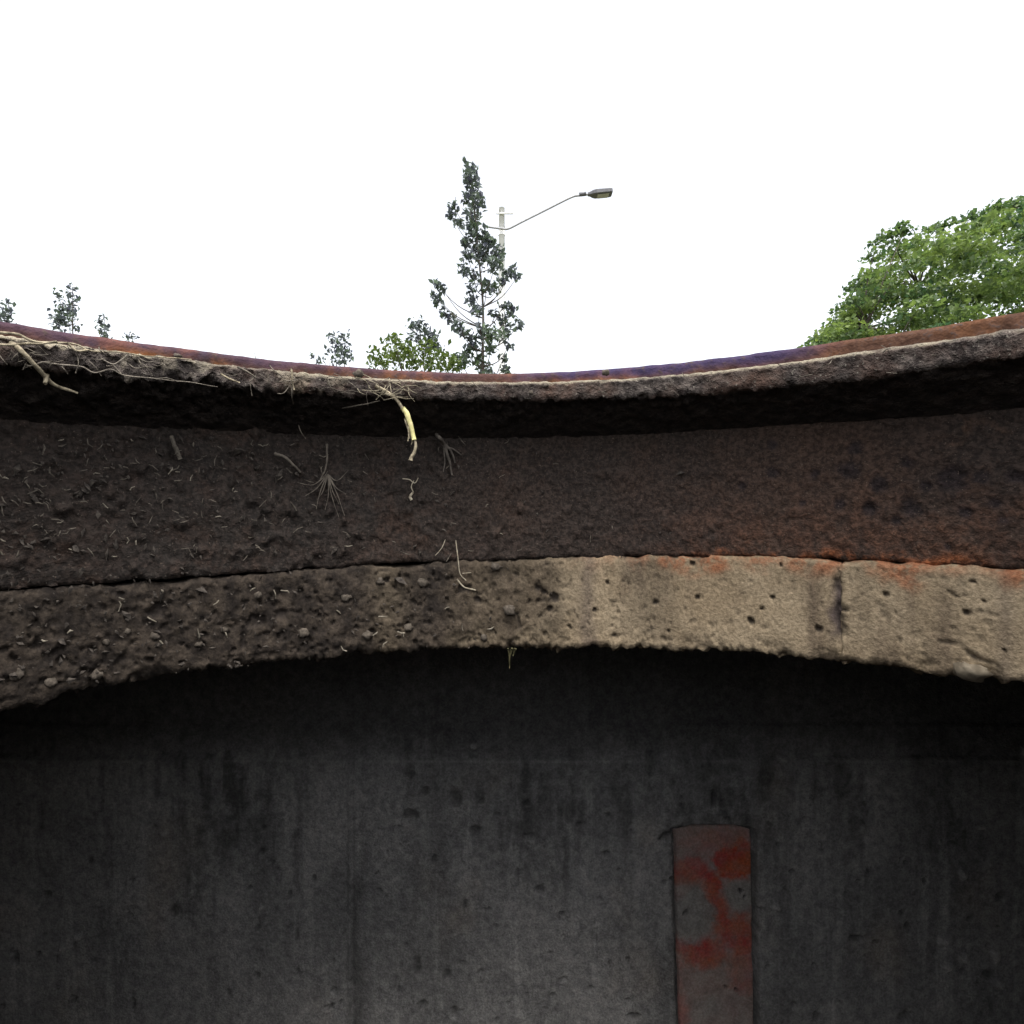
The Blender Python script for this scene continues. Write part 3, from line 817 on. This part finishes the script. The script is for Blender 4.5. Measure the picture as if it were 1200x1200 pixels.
# the broad tree on the right
def broad_tree():
    g = np.random.default_rng(77)
    OUT = np.array([(945, 404), (962, 396), (985, 372), (1000, 345), (1013, 318), (1025, 290), (1045, 270), (1085, 268), (1130, 254), (1170, 242), (1200, 234), (1300, 205), (1400, 190), (1500, 195), (1600, 215), (1700, 260), (1770, 330), (1800, 400)], float)
    base = np.array([8.9, 8.6, 0.0])
    o = empty('broadleaf_tree', tuple(base), label='big green broadleaf tree with a rounded crown at the right', cat='tree')
    fork = base + np.array([-0.1, 0, 2.2])
    trunk = smooth_path([base, base + np.array([0.05, 0.03, 1.2]), fork, base + np.array([0.1, 0.1, 3.8]), base + np.array([0.0, 0.0, 5.2])], 5)
    tr = np.linspace(0.2, 0.05, len(trunk))
    v, f = tube_vf(trunk, tr, 10)
    mesh('trunk', v, f, M_BARK, o)
    P, T, st = [], [], []
    def cluster(px, py, y, rpx, m, shift=0.0):
        ce = at(px, py, y)
        rr = rpx / 600 * y
        q = np.clip(g.normal(size=(m, 3)), -1.8, 1.8) * np.array([0.75, 0.65, 0.24]) * rr + ce
        q[:, 2] -= 0.35 * np.abs(q[:, 0] - ce[0]) * 0.6
        P.append(q)
        # sprays: leaf tint varies at random, shifted clump by clump
        T.append(np.clip(g.beta(2.2, 2.8, m) * 0.7 + 0.1 + shift, 0, 1))
        return ce
    limbs = []
    for k in range(26):
        a = g.uniform(0, 2 * np.pi)
        rr = g.uniform(0.45, 0.85)
        tip = base + np.array([math.cos(a) * 4.3 * rr, math.sin(a) * 2.6 * rr, 0])
        tip[2] = g.uniform(1.9, 5.0 - 2.6 * rr * abs(math.cos(a)))
        if tip[1] < 5: continue
        k0 = int(np.clip((tip[2] - 1.4) / 5.2 * len(trunk), 4, len(trunk) - 2))
        pth = smooth_path([trunk[k0], 0.5 * (trunk[k0] + tip) + np.array([0, 0, -0.15]) + g.normal(size=3) * 0.15, tip], 6)
        st.append(tube_vf(pth, np.linspace(tr[k0] * 0.35, 0.008, len(pth)), 6))
        limbs.append(pth)
    LP = np.concatenate(limbs)
    n = 0
    while n < 360:
        px_ = g.uniform(945, 1800) if n > 235 else g.uniform(945, 1260)
        top = np.interp(px_, OUT[:, 0], OUT[:, 1])
        u = g.uniform(0, 1)
        py_ = top + 9 + u * (425 - top)
        if py_ > 425: continue
        rpx = g.uniform(9, 21)
        if px_ < 1300 and vnoise(np.array([px_ / 26.0]), np.array([py_ / 17.0]), np.array([3.3]))[0] < -0.42: continue
        if px_ - rpx * 0.6 < np.interp(py_, OUT[:11, 1][::-1], OUT[:11, 0][::-1]) : continue
        y = 8.6 + g.normal() * 1.0 * (0.4 + 0.6 * min(1, (px_ - 945) / 150))
        ce = cluster(px_, py_, y, rpx, int(72 * (rpx / 14) ** 2), g.uniform(-0.25, 0.4))
        j = int(np.argmin(np.linalg.norm(LP - ce, axis=1)))
        if np.linalg.norm(LP[j] - ce) < 0.8:
            st.append(tube_vf(smooth_path([LP[j], 0.5 * (LP[j] + ce) + g.normal(size=3) * 0.06, ce], 3), np.linspace(0.018, 0.004, 7), 4))
        n += 1
    for (px_, py_, r) in [(955, 399, 6), (966, 392, 8), (978, 383, 9), (975, 396, 8), (990, 360, 9), (1003, 335, 9), (1000, 352, 8), (1012, 325, 8), (1024, 298, 9), (1029, 283, 8), (1043, 274, 9), (1060, 270, 8), (1055, 264, 6), (1090, 268, 9), (1110, 262, 9), (1140, 252, 9), (1165, 243, 10), (1180, 240, 10), (1198, 236, 11), (1192, 240, 9)]:
        ce = cluster(px_, py_, 8.6 + g.normal() * 0.3, r, int(60 * (r / 9) ** 2), -0.1)
        j = int(np.argmin(np.linalg.norm(LP - ce, axis=1)))
        st.append(tube_vf(smooth_path([LP[j], 0.5 * (LP[j] + ce) + g.normal(size=3) * 0.06, ce], 3), np.linspace(0.018, 0.004, 7), 4))
    V, F = leaf_vf(np.concatenate(P), 0.088, 0.72, 0.25, g)
    mesh('crown', V, F, M_LEAF_TREE, o, smooth=False, attrs={'tint': np.repeat(np.concatenate(T), 4)}, kind='stuff')
    v, f = join_vf(st)
    mesh('branches', v, f, M_BARK, o, kind='stuff')
broad_tree()

# ------------------------------------------------------------------ street lamp on its pale pole
YP = 15.2
lamp = empty('street_lamp', (-0.30, YP, 0.0), label='street lamp on a pale pole with a long thin arm behind the slender tree', cat='street lamp')
bx = at(588, 600, YP)[0]
ptop = at(588, 244, YP)[2]
pp = np.array([(bx, YP, -0.02), (bx, YP, 0.6), (bx, YP, 3), (bx, YP, 6), (bx, YP, ptop)])
v, f = tube_vf(pp, [0.125, 0.12, 0.11, 0.10, 0.085], 14)
mesh('pole', v, f, M_POLE, lamp)
q = at(588, 253, YP)
v, f = tube_vf([q + np.array([-0.16, -0.12, 0]), q + np.array([0.0, -0.12, 0]), q + np.array([0.34, -0.12, 0.0])], [0.022] * 3, 6)
mesh('crossarm', v, f, M_POLE, lamp)
arm = smooth_path([at(573, 269, YP), at(588, 271, YP), at(596, 271, YP), at(612, 263, YP), at(640, 249, YP), at(668, 235, YP), at(678, 232.5, YP), at(691, 231, YP)], 5)
arm[:, 1] -= 0.14
v, f = tube_vf(arm, 0.028, 8)
mesh('arm', v, f, M_STEEL, lamp)
v, f = tube_vf([at(588, 266, YP) - np.array([0, 0.0, 0]), at(588, 276, YP)], [0.10, 0.103], 14)
mesh('clamp', v, f, M_POLE, lamp)
# lamp head: tapered flat housing with a lens below
h0, h1 = at(688, 231, YP) - np.array([0, 0.14, 0]), at(716, 228.5, YP) - np.array([0, 0.14, 0])
ax = (h1 - h0); Lh = np.linalg.norm(ax); ax /= Lh
side = np.array([0, 1.0, 0]); upv = np.cross(side, ax); upv = upv if upv[2] > 0 else -upv
secs = [(0.0, 0.05, 0.04), (0.10, 0.07, 0.05), (0.2, 0.12, 0.068), (0.32, 0.15, 0.08), (0.9, 0.15, 0.076), (0.98, 0.14, 0.07), (1.0, 0.12, 0.058)]
V = []
for t, w_, h_ in secs:
    for (sx, sz) in [(-1, -0.8), (-0.8, -1), (0.8, -1), (1, -0.8), (1, 0.4), (0.6, 1), (-0.6, 1), (-1, 0.4)]:
        V.append(h0 + ax * Lh * t + side * w_ * sx + upv * h_ * sz)
F = grid_faces(len(secs), 8, wrap_m=True).tolist() + [list(range(8))[::-1], [(len(secs) - 1) * 8 + i for i in range(8)]]
head = mesh('lamp_head', V, F, M_HEAD, lamp, smooth=False)
V = []
for t, dz in [(0.38, 0.0), (0.42, 0.014), (0.82, 0.014), (0.86, 0.0)]:
    for sx in (-0.11, 0.11):
        V.append(h0 + ax * Lh * t + side * sx * (0.8 if dz == 0 else 1) - upv * (0.079 + dz))
F = [(0, 1, 3, 2), (2, 3, 5, 4), (4, 5, 7, 6), (0, 2, 4, 6), (1, 7, 5, 3), (0, 6, 7, 1)]
mesh('lens', V, F, M_LENS, head, smooth=False)
q = at(682, 231, YP) - np.array([0, 0.14, 0])
v, f = tube_vf([q + np.array([-0.10, 0, -0.012]), q + np.array([0.10, 0, 0.01])], [0.055, 0.055], 8)
mesh('collar', v, f, M_HEAD, lamp)

# ------------------------------------------------------------------ roots, straws and debris
def wall_pt(px, py, off=0.003, r=R_SK):
    """a point just off the inner face of the frame or ring"""
    a = math.atan((px - 600) / 600)
    return at(px, py, (r - off) * math.cos(a))

def root(name, label, cat, lines, material, parent=None, group=None, sides=6, kind=None):
    """lines: list of (points, start radius, end radius)"""
    items = []
    for pts, r0, r1 in lines:
        p = smooth_path(pts, 5)
        rr = np.linspace(r0, r1, len(p)) * (1 + 0.22 * fbm(p[:, 0], p[:, 1], p[:, 2], 260, 2, 0.5, 71))
        p = p + np.stack([fbm(p[:, 0], p[:, 1], p[:, 2], 160, 2, 0.5, s) for s in (72, 73, 74)], 1) * r0 * 0.7
        items.append(tube_vf(p, rr, sides))
    v, f = join_vf(items)
    c = np.array(lines[0][0][0], float)
    if parent is not None:
        return mesh(name, v, f, material, parent, kind=kind)
    o = mesh(name, v - c, f, material, None, label=label, cat=cat, group=group)
    o.location = c
    return o

LD = 0.297   # distance of the ledge nose
def lp(px, py, dr=0.0, r=R_LIP):
    a = math.atan((px - 600) / 600)
    return at(px, py, (r + dr) * math.cos(a))

root('hanging_root', 'pale forked root hanging from the ledge at the far left', 'root',
     [([lp(12, 402, -.001), lp(24, 410, -.004), lp(38, 426, -.003), lp(52, 441, .002), lp(58, 447, .004), lp(70, 454, .006), lp(92, 460, .008)], 0.0011, 0.0006),
      ([lp(54, 438, .002), lp(53, 445, .002), lp(52, 449, .001)], 0.0010, 0.0007), ([lp(24, 410, -.004), lp(30, 424, .004), lp(36, 432, .008)], 0.0006, 0.0002)], M_ROOT)
root('creeping_root', 'long pale root running along the top edge of the left ledge', 'root',
     [([lp(-20, 387, -.002), lp(0, 390, -.003), lp(20, 392, -.003), lp(42, 401, -.003), lp(75, 402, -.002), lp(92, 405, -.003), lp(105, 411, -.002), lp(140, 413, -.002), lp(180, 418, -.002), lp(225, 422, -.0015)], 0.0007, 0.00025),
      ([lp(-20, 403, -.002), lp(10, 404, -.003), lp(30, 403, -.003), lp(50, 403, -.003), lp(66, 400, -.003)], 0.0006, 0.0004),
      ([lp(78, 402, -.003), lp(90, 411, -.003), lp(104, 410, -.003)], 0.0006, 0.0004)], M_ROOT)
root('creeping_root', 'thinner grey root looping along the bottom of the left ledge', 'root',
     [([lp(48, 424, .0), lp(70, 427, -.002), lp(95, 430, -.002), lp(110, 437, -.001), lp(130, 433, -.002), lp(146, 440, -.002), lp(175, 443, -.002), lp(200, 446, -.001), lp(228, 449, .001), lp(255, 453, .002)], 0.0004, 0.0002),
      ([lp(118, 420, -.003), lp(132, 427, -.003), lp(142, 422, -.003), lp(150, 415, -.003)], 0.0003, 0.0002), ([lp(132, 427, -.003), lp(142, 438, -.003)], 0.0003, 0.0002)], m_root('grey_root', (0.15, 0.13, 0.105), (0.27, 0.235, 0.19)))
root('hanging_straw', 'yellow green straw stalk hanging from the ledge near the middle', 'straw',
     [([lp(440, 452, -.002), lp(455, 461, -.003), lp(464, 468, -.002), lp(471, 478, -.002)], 0.0009, 0.0010)], M_ROOT)
ds = root('straw_blade', None, None, [([lp(471, 478, -.002), lp(477, 488, -.003), lp(482, 500, -.003), lp(486, 515, -.003)], 0.0016, 0.0012)], M_STEM, bpy.data.objects['hanging_straw'])
root('straw_tip', None, None, [([lp(486, 515, -.003), lp(487, 522, -.003), lp(485, 531, -.003), lp(482, 536, -.003), lp(481, 539, -.003)], 0.0006, 0.0013)], M_ROOT, bpy.data.objects['hanging_straw'])
root('straw_fibre', None, None, [([lp(474, 490, -.003), lp(478, 502, -.003), lp(480, 514, -.003)], 0.0005, 0.0002), ([lp(479, 502, -.002), lp(483, 516, -.002), lp(482, 521, -.002)], 0.0005, 0.0002), ([lp(478, 498, -.004), lp(479, 508, -.004), lp(478, 517, -.004)], 0.0004, 0.0002)], M_ROOT, bpy.data.objects['hanging_straw'])
root('root_tuft', 'tuft of dry root fibres on the ledge above the straw stem', 'root tuft',
     [((lambda x, y, t, l: [lp(x - math.cos(t) * l, y - math.sin(t) * l * 0.7, -.0015), lp(x + rnd.uniform(-4, 4), y + rnd.uniform(-3, 3), -.004), lp(x + math.cos(t) * l, y + math.sin(t) * l * 0.7, -.002)])(rnd.gauss(455, 13), rnd.gauss(458, 4), rnd.gauss(0.5, 0.7), rnd.uniform(6, 16)), 0.00026, 0.00012) for _ in range(26)], m_root('tuft_root', (0.15, 0.13, 0.09), (0.3, 0.26, 0.185)))
root('root_claw', 'dark claw-shaped root reaching down the frame right of the straw stem', 'root',
     [([lp(496, 500, .03), lp(505, 506, .05), wall_pt(514, 512, .012), wall_pt(520, 520, .006), wall_pt(523, 530, .004)], 0.0012, 0.0012),
      ([wall_pt(520, 518, .006), wall_pt(525, 535, .004), wall_pt(528, 552, .003), wall_pt(529, 557, .003)], 0.0010, 0.0005), ([wall_pt(522, 522, .005), wall_pt(529, 530, .004), wall_pt(533, 543, .003)], 0.0009, 0.0004),
      ([wall_pt(522, 524, .005), wall_pt(532, 527, .004), wall_pt(540, 533, .003)], 0.0007, 0.0004), ([wall_pt(520, 522, .005), wall_pt(521, 540, .003), wall_pt(519, 553, .003)], 0.0006, 0.0003)], m_root('claw_root', (0.08, 0.068, 0.057), (0.14, 0.12, 0.10)))
root('root_strand', 'thin dark root strand slung under the ledge left of the straw stem', 'root',
     [([lp(343, 452, -.001), lp(342, 466, .002), lp(346, 485, .03), wall_pt(352, 505, .01), wall_pt(358, 514, .006)], 0.0004, 0.0003), ([lp(346, 490, .03), lp(380, 482, .02), lp(420, 475, .006), lp(445, 470, .0)], 0.0004, 0.0003),
      ([lp(330, 480, .03), lp(342, 494, .04), lp(356, 512, .06)], 0.0004, 0.0003), ([lp(346, 488, .03), lp(370, 493, .04), lp(392, 480, .03)], 0.0003, 0.0002)], M_ROOTD)
root('dry_straw', 'short pale straw on the ledge left of the thin root strand', 'straw', [([lp(258, 438, -.003), lp(270, 445, -.003), lp(281, 449, -.002)], 0.0006, 0.0004)], M_ROOT)
root('dry_straw', 'upright pale straw crossing the ledge above the thin root strand', 'straw', [([lp(341, 432, -.002), lp(342, 442, -.003), lp(345, 457, -.002)], 0.0005, 0.0003)], M_ROOT)
root('dry_straw', 'bent dark straw on the ledge between the two pale ones', 'straw', [([lp(278, 430, -.002), lp(290, 436, -.003), lp(300, 443, -.002)], 0.0006, 0.0003)], M_ROOTD)
root('hanging_twig', 'short upright twig stuck on the frame face at the left', 'twig', [([wall_pt(201, 511, .004), wall_pt(205, 522, .005), wall_pt(211, 539, .004)], 0.0010, 0.0011)], M_ROOTD)
root('root_fan', 'fan of fine dark roots spread on the frame face left of centre', 'root',
     [([wall_pt(322, 531, .004), wall_pt(336, 538, .006), wall_pt(352, 553, .004)], 0.0011, 0.0006), ([wall_pt(383, 520, .004), wall_pt(382, 545, .006), wall_pt(376, 562, .005)], 0.0007, 0.0004)] +
     [([wall_pt(384, 556, .005), wall_pt(384 + dx * 0.5, 570 + dy * 0.3, .005), wall_pt(384 + dx + rnd.uniform(-5, 5), 570 + dy + rnd.uniform(-5, 5), .003)], 0.0004, 0.00015) for dx, dy in [(22, 30), (12, 20), (2, 27), (-10, 14), (-26, 8), (20, 6), (-34, -6), (22, -22), (-8, -28), (9, 34), (-18, 22)]], m_root('fan_root', (0.08, 0.068, 0.055), (0.16, 0.137, 0.11)))
root('dry_sprig', 'pale little sprig on the frame face below the straw stem', 'sprig',
     [([wall_pt(472, 561, .003), wall_pt(480, 562, .004), wall_pt(486, 566, .003), wall_pt(490, 560, .003)], 0.0004, 0.0003), ([wall_pt(485, 563, .003), wall_pt(482, 570, .004), wall_pt(484, 577, .003)], 0.0003, 0.0004), ([wall_pt(483, 577, .003), wall_pt(480, 582, .003), wall_pt(482, 586, .003)], 0.0008, 0.0010)], m_root('sprig_dry', (0.26, 0.22, 0.16), (0.42, 0.37, 0.28)))
root('dry_sprig', 'forked straw lying over the joint between frame and concrete ring', 'sprig',
     [([wall_pt(534, 633, .004), wall_pt(536, 650, .006), wall_pt(539, 672, .006), wall_pt(546, 680, .005)], 0.0004, 0.0003), ([wall_pt(522, 632, .003), wall_pt(517, 643, .004), wall_pt(510, 651, .003)], 0.0003, 0.0002), ([wall_pt(535, 679, .006), wall_pt(544, 688, .006), wall_pt(557, 692, .005)], 0.0006, 0.0004),
      ([wall_pt(542, 672, .006), wall_pt(552, 671, .006)], 0.0003, 0.0003)], bpy.data.materials['sprig_dry'])
root('moss_wisp', 'thin moss wisp hanging from the lower edge of the concrete ring', 'moss',
     [([lp(600, 760, -.002, R_CON), lp(598, 768, -.001, R_CON), lp(597, 784, .0, R_CON)], 0.0011, 0.0003), ([lp(604, 760, -.002, R_CON), lp(601, 768, -.001, R_CON)], 0.0009, 0.0004), ([lp(595, 760, -.002, R_CON), lp(597, 769, -.001, R_CON)], 0.0008, 0.0003)], m_root('moss', (0.05, 0.046, 0.022), (0.09, 0.082, 0.04)))

# countless crumbs and fibres stuck on the frame and ring, more on the left
items_d, items_p = [], []
g = np.random.default_rng(21)
def scatter(n, x0, x1, y0, y1, r, dens, L, rad, out, bias=0.0):
    k = 0
    while k < n:
        x, y = g.uniform(x0, x1), g.uniform(y0, y1)
        if g.uniform() > dens(x, y): continue
        th = g.normal() * 0.9 + bias
        l = L * g.uniform(0.4, 1.3)
        a = wall_pt(x - math.cos(th) * l, y - math.sin(th) * l, 0.0035, r)
        b = wall_pt(x + g.normal() * l * 0.3, y + g.normal() * l * 0.3, g.uniform(0.004, 0.007), r)
        c = wall_pt(x + math.cos(th) * l, y + math.sin(th) * l, 0.0035, r)
        out.append(tube_vf(np.array([a, b, c]), [rad * 0.8, rad * g.uniform(0.7, 1.3), rad * 0.5], 4))
        k += 1
dl = lambda x, y: np.clip(1.15 - x / 620, 0.06, 1)
scatter(130, -20, 760, 515, 655, R_SK, dl, 5, 0.00032, items_d)
scatter(30, -20, 620, 515, 655, R_SK, dl, 4, 0.00036, items_p)
def crumbs(n, x0, x1, y0, y1, r, dens, size, out):
    k = 0
    while k < n:
        x, y = g.uniform(x0, x1), g.uniform(y0, y1)
        if g.uniform() > dens(x, y): continue
        c = wall_pt(x, y, 0.002, r)
        q = g.normal(size=(7, 3)) * np.array([1.2, 0.8, 0.7])
        q /= np.linalg.norm(q, axis=1)[:, None]
        sz = size * g.lognormal(0, 0.45)
        # a rough little octahedron-like lump
        d = np.array([(1, 0, 0), (0, 1, 0), (-1, 0, 0), (0, -1, 0), (0, 0, 1), (0, 0, -1)], float) * g.uniform(0.6, 1.3, (6, 1)) + g.normal(size=(6, 3)) * 0.2
        th = g.uniform(0, 6.28)
        rot = np.array([[math.cos(th), 0, math.sin(th)], [0, 1, 0], [-math.sin(th), 0, math.cos(th)]])
        d = (d * np.array([1.5, 0.8, 0.7])) @ rot
        out.append((c + d * sz, [[0, 1, 4], [1, 2, 4], [2, 3, 4], [3, 0, 4], [1, 0, 5], [2, 1, 5], [3, 2, 5], [0, 3, 5]]))
        k += 1
cr = []
crumbs(420, -20, 800, 512, 656, R_SK, dl, 0.0008, cr)
v, f = join_vf(cr); mesh('soil_crumbs', v, f, m_root('soil_crumb', (0.032, 0.027, 0.023), (0.085, 0.072, 0.06), 400), skirt, smooth=False, kind='stuff')
cr = []
crumbs(330, -20, 660, 665, 800, R_CON, lambda x, y: (1.0 if y < 760 + max(0, 480 - x) * 0.11 else 0.0) * np.clip(1.2 - x / 620, 0.1, 1), 0.0008, cr)
v, f = join_vf(cr); mesh('soil_crumbs', v, f, bpy.data.materials['soil_crumb'], seg_main, smooth=False, kind='stuff')
v, f = join_vf(items_d); mesh('fibre_debris', v, f, M_ROOTD, skirt, kind='stuff')
v, f = join_vf(items_p); mesh('straw_debris', v, f, m_root('dull_straw', (0.15, 0.13, 0.10), (0.26, 0.23, 0.18)), skirt, kind='stuff')
items_d, items_p = [], []
scatter(24, -20, 620, 690, 790, R_CON, lambda x, y: 1.0 if (y < 765 and y < 770 + (300 - x) * 0.08) else 0.0, 5, 0.0005, items_p)
v, f = join_vf(items_p); mesh('straw_debris', v, f, bpy.data.materials['dull_straw'], seg_main, kind='stuff')
items_p = []
def scatter_lip(n, x0, x1, out, rad, L):
    for _ in range(n):
        x = g.uniform(x0, x1)
        az = math.atan((x - 600) / 600)
        zb_, zc2 = float(Z_B(az)), float(Z_C(az))
        z = g.uniform(zc2 + 0.001, zb_ - 0.001)
        y = 600 - (z - ZC) * 600 / (R_LIP * math.cos(az))
        th = g.normal() * 0.6 + (0.1 if x < 600 else -0.1)
        l = L * g.uniform(0.4, 1.4)
        out.append(tube_vf(smooth_path([lp(x - math.cos(th) * l, y - math.sin(th) * l, -.001), lp(x + g.normal() * 2, y + g.normal() * 2, -.0035), lp(x + math.cos(th) * l, y + math.sin(th) * l, -.0015)], 3), rad * g.uniform(0.6, 1.2), 4))
scatter_lip(60, -20, 560, items_p, 0.00022, 9)
scatter_lip(14, 560, 1220, items_p, 0.0002, 6)
v, f = join_vf(items_p); mesh('fibre_debris', v, f, M_ROOTD, bpy.data.objects['seat_ledge'], kind='stuff')
for i, (x, y, r) in enumerate([(208, 417, 3.5), (420, 438, 5), (640, 452, 3), (622, 460, 3), (710, 437, 4)]):
    a = math.atan((x - 600) / 600)
    p = pebble(x, y, r, bpy.data.objects['seat_ledge'], seed=60 + i, name='crumb')
    # these sit on the ledge, nearer than the ring
    kx = (R_LIP + 0.001) / R_CON
    for vv in p.data.vertices:
        vv.co = Vector((vv.co.x * kx, vv.co.y * kx, ZC + (vv.co.z - ZC) * kx))

# grass round the frame, on the turf
g = np.random.default_rng(9)
m = 7000
rr = 0.48 + 3.2 * g.uniform(0, 1, m) ** 1.5
ta = g.uniform(0, 2 * np.pi, m)
b = np.stack([rr * np.sin(ta), rr * np.cos(ta), np.full(m, -0.02)], 1)
hgt = g.uniform(0.03, 0.075, m)
w_ = g.normal(size=(m, 3)) * np.array([1, 1, 0]); w_ /= np.linalg.norm(w_, axis=1)[:, None]
lean = g.normal(size=(m, 3)) * np.array([0.4, 0.4, 0])
tip = b + np.stack([lean[:, 0] * hgt, lean[:, 1] * hgt, hgt], 1)
V = np.stack([b - w_ * 0.002, b + w_ * 0.002, tip], 1).reshape(-1, 3)
F = np.arange(m * 3).reshape(-1, 3)
mesh('grass', V, F, M_GRASS, None, smooth=False, attrs={'tint': np.repeat(g.uniform(0, 1, m), 3)}, kind='stuff', label='short grass on the turf round the manhole', cat='grass')
